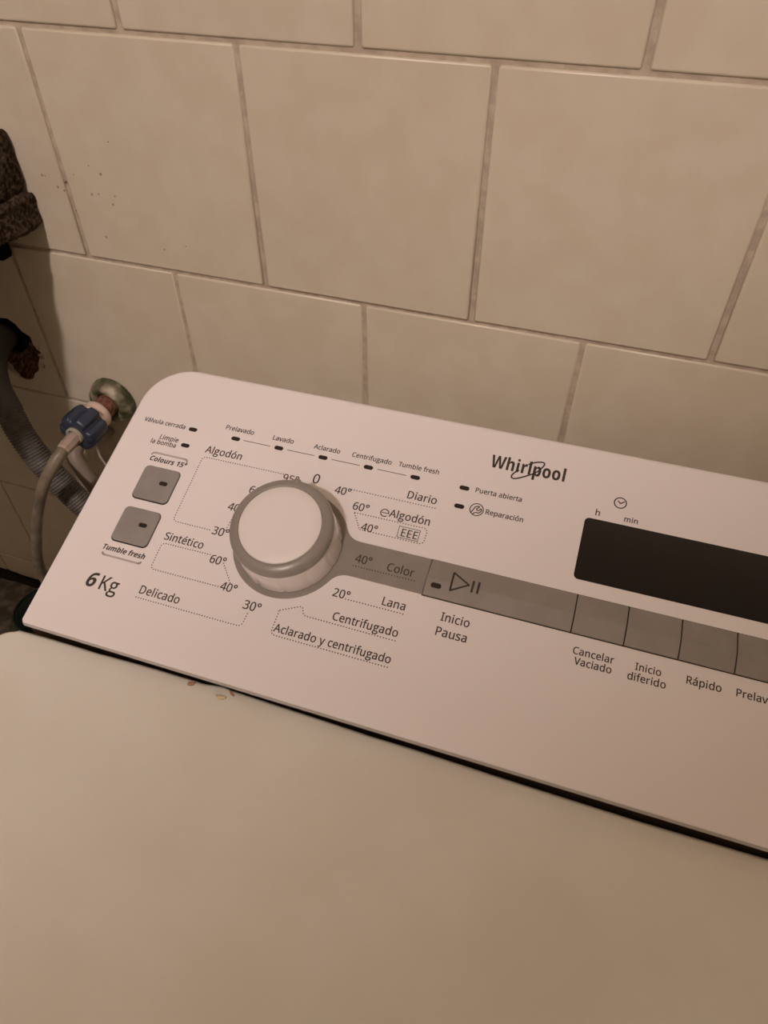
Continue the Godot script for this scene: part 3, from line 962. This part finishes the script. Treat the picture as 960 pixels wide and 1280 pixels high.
func build_tap() -> void:
	var at := Vector3(-0.0195, -0.282, 0.001)
	var t := thing("water_tap_outlet", at, "corroded grey-green water outlet on the tiled wall, left of the panel", "water outlet")
	var slim := Transform3D(Basis.from_scale(Vector3(0.79, 0.79, 1.0)), Vector3.ZERO)
	var f := FastNoiseLite.new()
	f.seed = 4; f.frequency = 0.8
	obj("collar", lathe_mesh([Vector2(0.0245, 0.0), Vector2(0.0238, 0.005), Vector2(0.0215, 0.0095), Vector2(0.0175, 0.0125), Vector2(0.0155, 0.0130), Vector2(0.0145, 0.0110), Vector2(0.0125, 0.0100)], 40, func(a, k): return 0.0009 * f.get_noise_2d(cos(a) * 2.5, sin(a) * 2.5 + k), Transform3D(Basis.from_scale(Vector3(0.89, 0.89, 1.0)), Vector3.ZERO)), M.collar, t)
	obj("pipe", lathe_mesh([Vector2(0.0125, 0.006), Vector2(0.0125, 0.019), Vector2(0.0125, 0.034)], 32, null, slim), M.terracotta, t)
	obj("flange", lathe_mesh([Vector2(0.0125, 0.0225), Vector2(0.0150, 0.0225), Vector2(0.0162, 0.0238), Vector2(0.0162, 0.0275), Vector2(0.0156, 0.0285), Vector2(0.0156, 0.0305), Vector2(0.0162, 0.0312), Vector2(0.0158, 0.0335), Vector2(0.0125, 0.034)], 36, null, slim), M.washer, t)
	# ---- hose with its blue nut ----
	var h := thing("inlet_hose", at + Vector3(0, 0, 0.034), "cream water hose with a lobed blue nut, screwed to the wall outlet", "hose")
	var lobes := func(a: float, k: int) -> float:
		if k < 1 or k > 6:
			return 0.0
		var w := cos(a * 6.0 + 0.4)
		return 0.0019 * clampf(w * 2.4 + 0.9, -1.0, 1.0)
	obj("coupling_nut", lathe_mesh([Vector2(0.0130, 0.0), Vector2(0.0188, 0.0004), Vector2(0.0196, 0.0022), Vector2(0.0199, 0.010), Vector2(0.0199, 0.016), Vector2(0.0190, 0.0205), Vector2(0.0165, 0.0222), Vector2(0.0100, 0.0222), Vector2(0.0078, 0.0212)], 112, lobes, slim), M.blue, h)
	obj("nut_lip", lathe_mesh([Vector2(0.0098, 0.0215), Vector2(0.0096, 0.0245), Vector2(0.0084, 0.0252), Vector2(0.0070, 0.0240)], 28, null, slim), M.clear, h)
	obj("ferrule", lathe_mesh([Vector2(0.0, 0.0215), Vector2(0.0072, 0.0215), Vector2(0.0075, 0.031), Vector2(0.0071, 0.0395), Vector2(0.0064, 0.0405), Vector2(0.0, 0.041)], 8, null, Transform3D(Basis(Vector3(1, 0, 0), 0.10).scaled(Vector3(0.8, 0.8, 1.0)), Vector3(0, 0.0005, 0)), false), M.ferrule, h)
	var o := h.position
	var pts := []
	for p in [Vector3(-0.0195, -0.2845, 0.070), Vector3(-0.0215, -0.288, 0.080), Vector3(-0.0260, -0.2965, 0.088), Vector3(-0.0350, -0.312, 0.0945), Vector3(-0.0530, -0.3455, 0.097), Vector3(-0.0755, -0.390, 0.095), Vector3(-0.0990, -0.443, 0.090), Vector3(-0.112, -0.500, 0.083), Vector3(-0.105, -0.56, 0.085), Vector3(-0.06, -0.61, 0.10), Vector3(0.02, -0.622, 0.12), Vector3(0.09, -0.625, 0.13)]:
		pts.append(p - o)
	obj("hose_tube", tube(pts, func(_s, _a): return 0.0051, 0.006, 14), M.inlet, h)

func build_hoses() -> void:
	# ribbed drain hose out of the hole in the wall
	var base := Vector3(-0.11, -0.25, 0.0)
	var d := thing("drain_hose", base, "grey ribbed drain hose hanging out of the hacked hole in the wall", "hose")
	var path := []
	for p in [Vector3(-0.1305, -0.242, -0.0085), Vector3(-0.1290, -0.245, 0.006), Vector3(-0.1215, -0.252, 0.025), Vector3(-0.1100, -0.265, 0.040), Vector3(-0.0965, -0.283, 0.049)]:
		path.append(p - base)
	obj("plain_cuff", tube(path, func(_s, _a): return 0.0128, 0.005, 18), M.cuff, d)
	var rib := []
	for p in [Vector3(-0.0985, -0.279, 0.0465), Vector3(-0.0885, -0.297, 0.053), Vector3(-0.0745, -0.320, 0.058), Vector3(-0.0600, -0.341, 0.060), Vector3(-0.0440, -0.362, 0.061), Vector3(-0.0240, -0.387, 0.061), Vector3(0.005, -0.43, 0.060), Vector3(0.05, -0.50, 0.060), Vector3(0.10, -0.58, 0.060), Vector3(0.14, -0.66, 0.062)]:
		rib.append(p - base)
	obj("ribbed_tube", tube(rib, func(s, _a): return 0.0116 + 0.0006 * sin(s * TAU / 0.0027), 0.00045, 16), M.drain, d)
	# pale pipe that runs down behind the hoses
	var b2 := Vector3(-0.07, -0.33, 0.02)
	var p2 := []
	for p in [Vector3(-0.0675, -0.335, 0.002), Vector3(-0.0675, -0.3365, 0.018), Vector3(-0.0655, -0.3405, 0.027), Vector3(-0.0630, -0.3445, 0.029), Vector3(-0.0530, -0.3705, 0.030), Vector3(-0.038, -0.41, 0.030), Vector3(-0.01, -0.48, 0.03), Vector3(0.02, -0.56, 0.03), Vector3(0.04, -0.63, 0.03)]:
		p2.append(p - b2)
	var h2 := obj("cold_pipe", tube(p2, func(_s, _a): return 0.0078, 0.006, 14), M.pale_hose, null, Transform3D(Basis(), b2))
	tag(h2, "dull beige pipe running down the wall behind the cream water hose", "pipe")
	var b3 := Vector3(-0.03, -0.33, 0.02)
	var p3 := []
	for p in [Vector3(-0.0385, -0.322, 0.002), Vector3(-0.0380, -0.3235, 0.012), Vector3(-0.0360, -0.329, 0.018), Vector3(-0.0330, -0.336, 0.019), Vector3(-0.0245, -0.354, 0.020), Vector3(-0.005, -0.40, 0.02), Vector3(0.03, -0.48, 0.02), Vector3(0.06, -0.56, 0.02), Vector3(0.08, -0.63, 0.02)]:
		p3.append(p - b3)
	var h3 := obj("thin_pipe", tube(p3, func(_s, _a): return 0.0058, 0.006, 12), M.pale_hose, null, Transform3D(Basis(), b3))
	tag(h3, "thin beige pipe below the blue nut, nearest the machine's panel", "pipe")

func build_teal() -> void:
	var t := thing("teal_tub", Vector3(-0.182, -0.636, 0.055), "small dark teal round plastic tub on the step behind the machine's left side", "tub")
	var up := Transform3D(Basis(Vector3(1, 0, 0), -PI / 2), Vector3.ZERO)
	obj("body", lathe_mesh([Vector2(0.0, 0.0), Vector2(0.030, 0.0), Vector2(0.034, 0.004), Vector2(0.038, 0.036), Vector2(0.0365, 0.038), Vector2(0.0345, 0.036), Vector2(0.031, 0.008), Vector2(0.0, 0.006)], 40), M.teal, t, up)
	obj("rim", lathe_mesh([Vector2(0.0368, 0.035), Vector2(0.0398, 0.0355), Vector2(0.0403, 0.038), Vector2(0.0390, 0.0405), Vector2(0.0366, 0.0405)], 40), M.teal, t, up)

func build_flakes() -> void:
	var y := -0.1852 - 0.0068 + 0.0001
	var list := [[0.2434, 0.2803, 1.6, 0, "brown paint flake on the lid left of the chipped edge"], [0.2632, 0.2787, 1.2, 1, "small brown paint flake right against the chipped edge of the lid"], [0.2600, 0.2818, 2.0, 2, "pale yellowish paint flake on the lid below the chip, largest of the three"]]
	for f in list:
		var r: float = f[2] * MM
		var p := PackedVector2Array()
		var rg := ragged(Vector2.ZERO, r, r * 0.45, 9, int(f[0] * 7000.0))
		for q in rg:
			p.append(Vector2(q.x * 1.25, q.y * 0.55))
		var curl := func(q: Vector2) -> float: return q.x * q.x * 90.0
		var o := obj(numbered("paint_flake"), slab_mesh(p, 0.0, 0.00035, 0.0001, 1, curl), M.flake_pale if f[3] == 2 else M.flake, null, Transform3D(Basis(Vector3(1, 0, 0), -PI / 2).rotated(Vector3.UP, [0.3, -0.5, 0.2][f[3]]), Vector3(f[0], y, f[1])))
		tag(o, f[4], "paint flake")

func build_blocker() -> void:  # out-of-view board, added only to shade the panel and lid
	var at := Vector3(0.467, 0.80, 1.278)
	var t := thing("light_blocker", at, "unseen shelf hung on four rods from the ceiling, in front of the washing machine", "blocker")
	t.rotation.y = deg_to_rad(48.0)
	obj("board", slab_mesh(rrect(-0.36, -0.22, 0.36, 0.22, 0.01, 3), 0.0, 0.018, 0.002, 2), M.room_wall, t, Transform3D(Basis(Vector3(1, 0, 0), -PI / 2), Vector3.ZERO))
	for sx in [-0.31, 0.31]:
		for sz in [-0.16, 0.16]:
			obj("rod", box(Vector3(sx - 0.004, 0.018, sz - 0.004), Vector3(sx + 0.004, 0.58, sz + 0.004)), M.white_metal, t)

func build_lamp(at: Vector3) -> void:
	var t := thing("ceiling_lamp", Vector3(at.x, 1.38, at.z), "round white glass ceiling lamp on a metal base", "lamp")
	obj("base", lathe_mesh([Vector2(0.0, 0.0), Vector2(0.06, 0.0), Vector2(0.06, -0.02), Vector2(0.022, -0.03), Vector2(0.02, at.y - 1.38 + 0.044), Vector2(0.0, at.y - 1.38 + 0.044)], 36), M.white_metal, t, Transform3D(Basis(Vector3(1, 0, 0), -PI / 2), Vector3.ZERO))
	var s := SphereMesh.new()
	s.radius = 0.05; s.height = 0.10
	obj("bulb", s, M.bulb, t, Transform3D(Basis(), Vector3(0, at.y - 1.38, 0)))
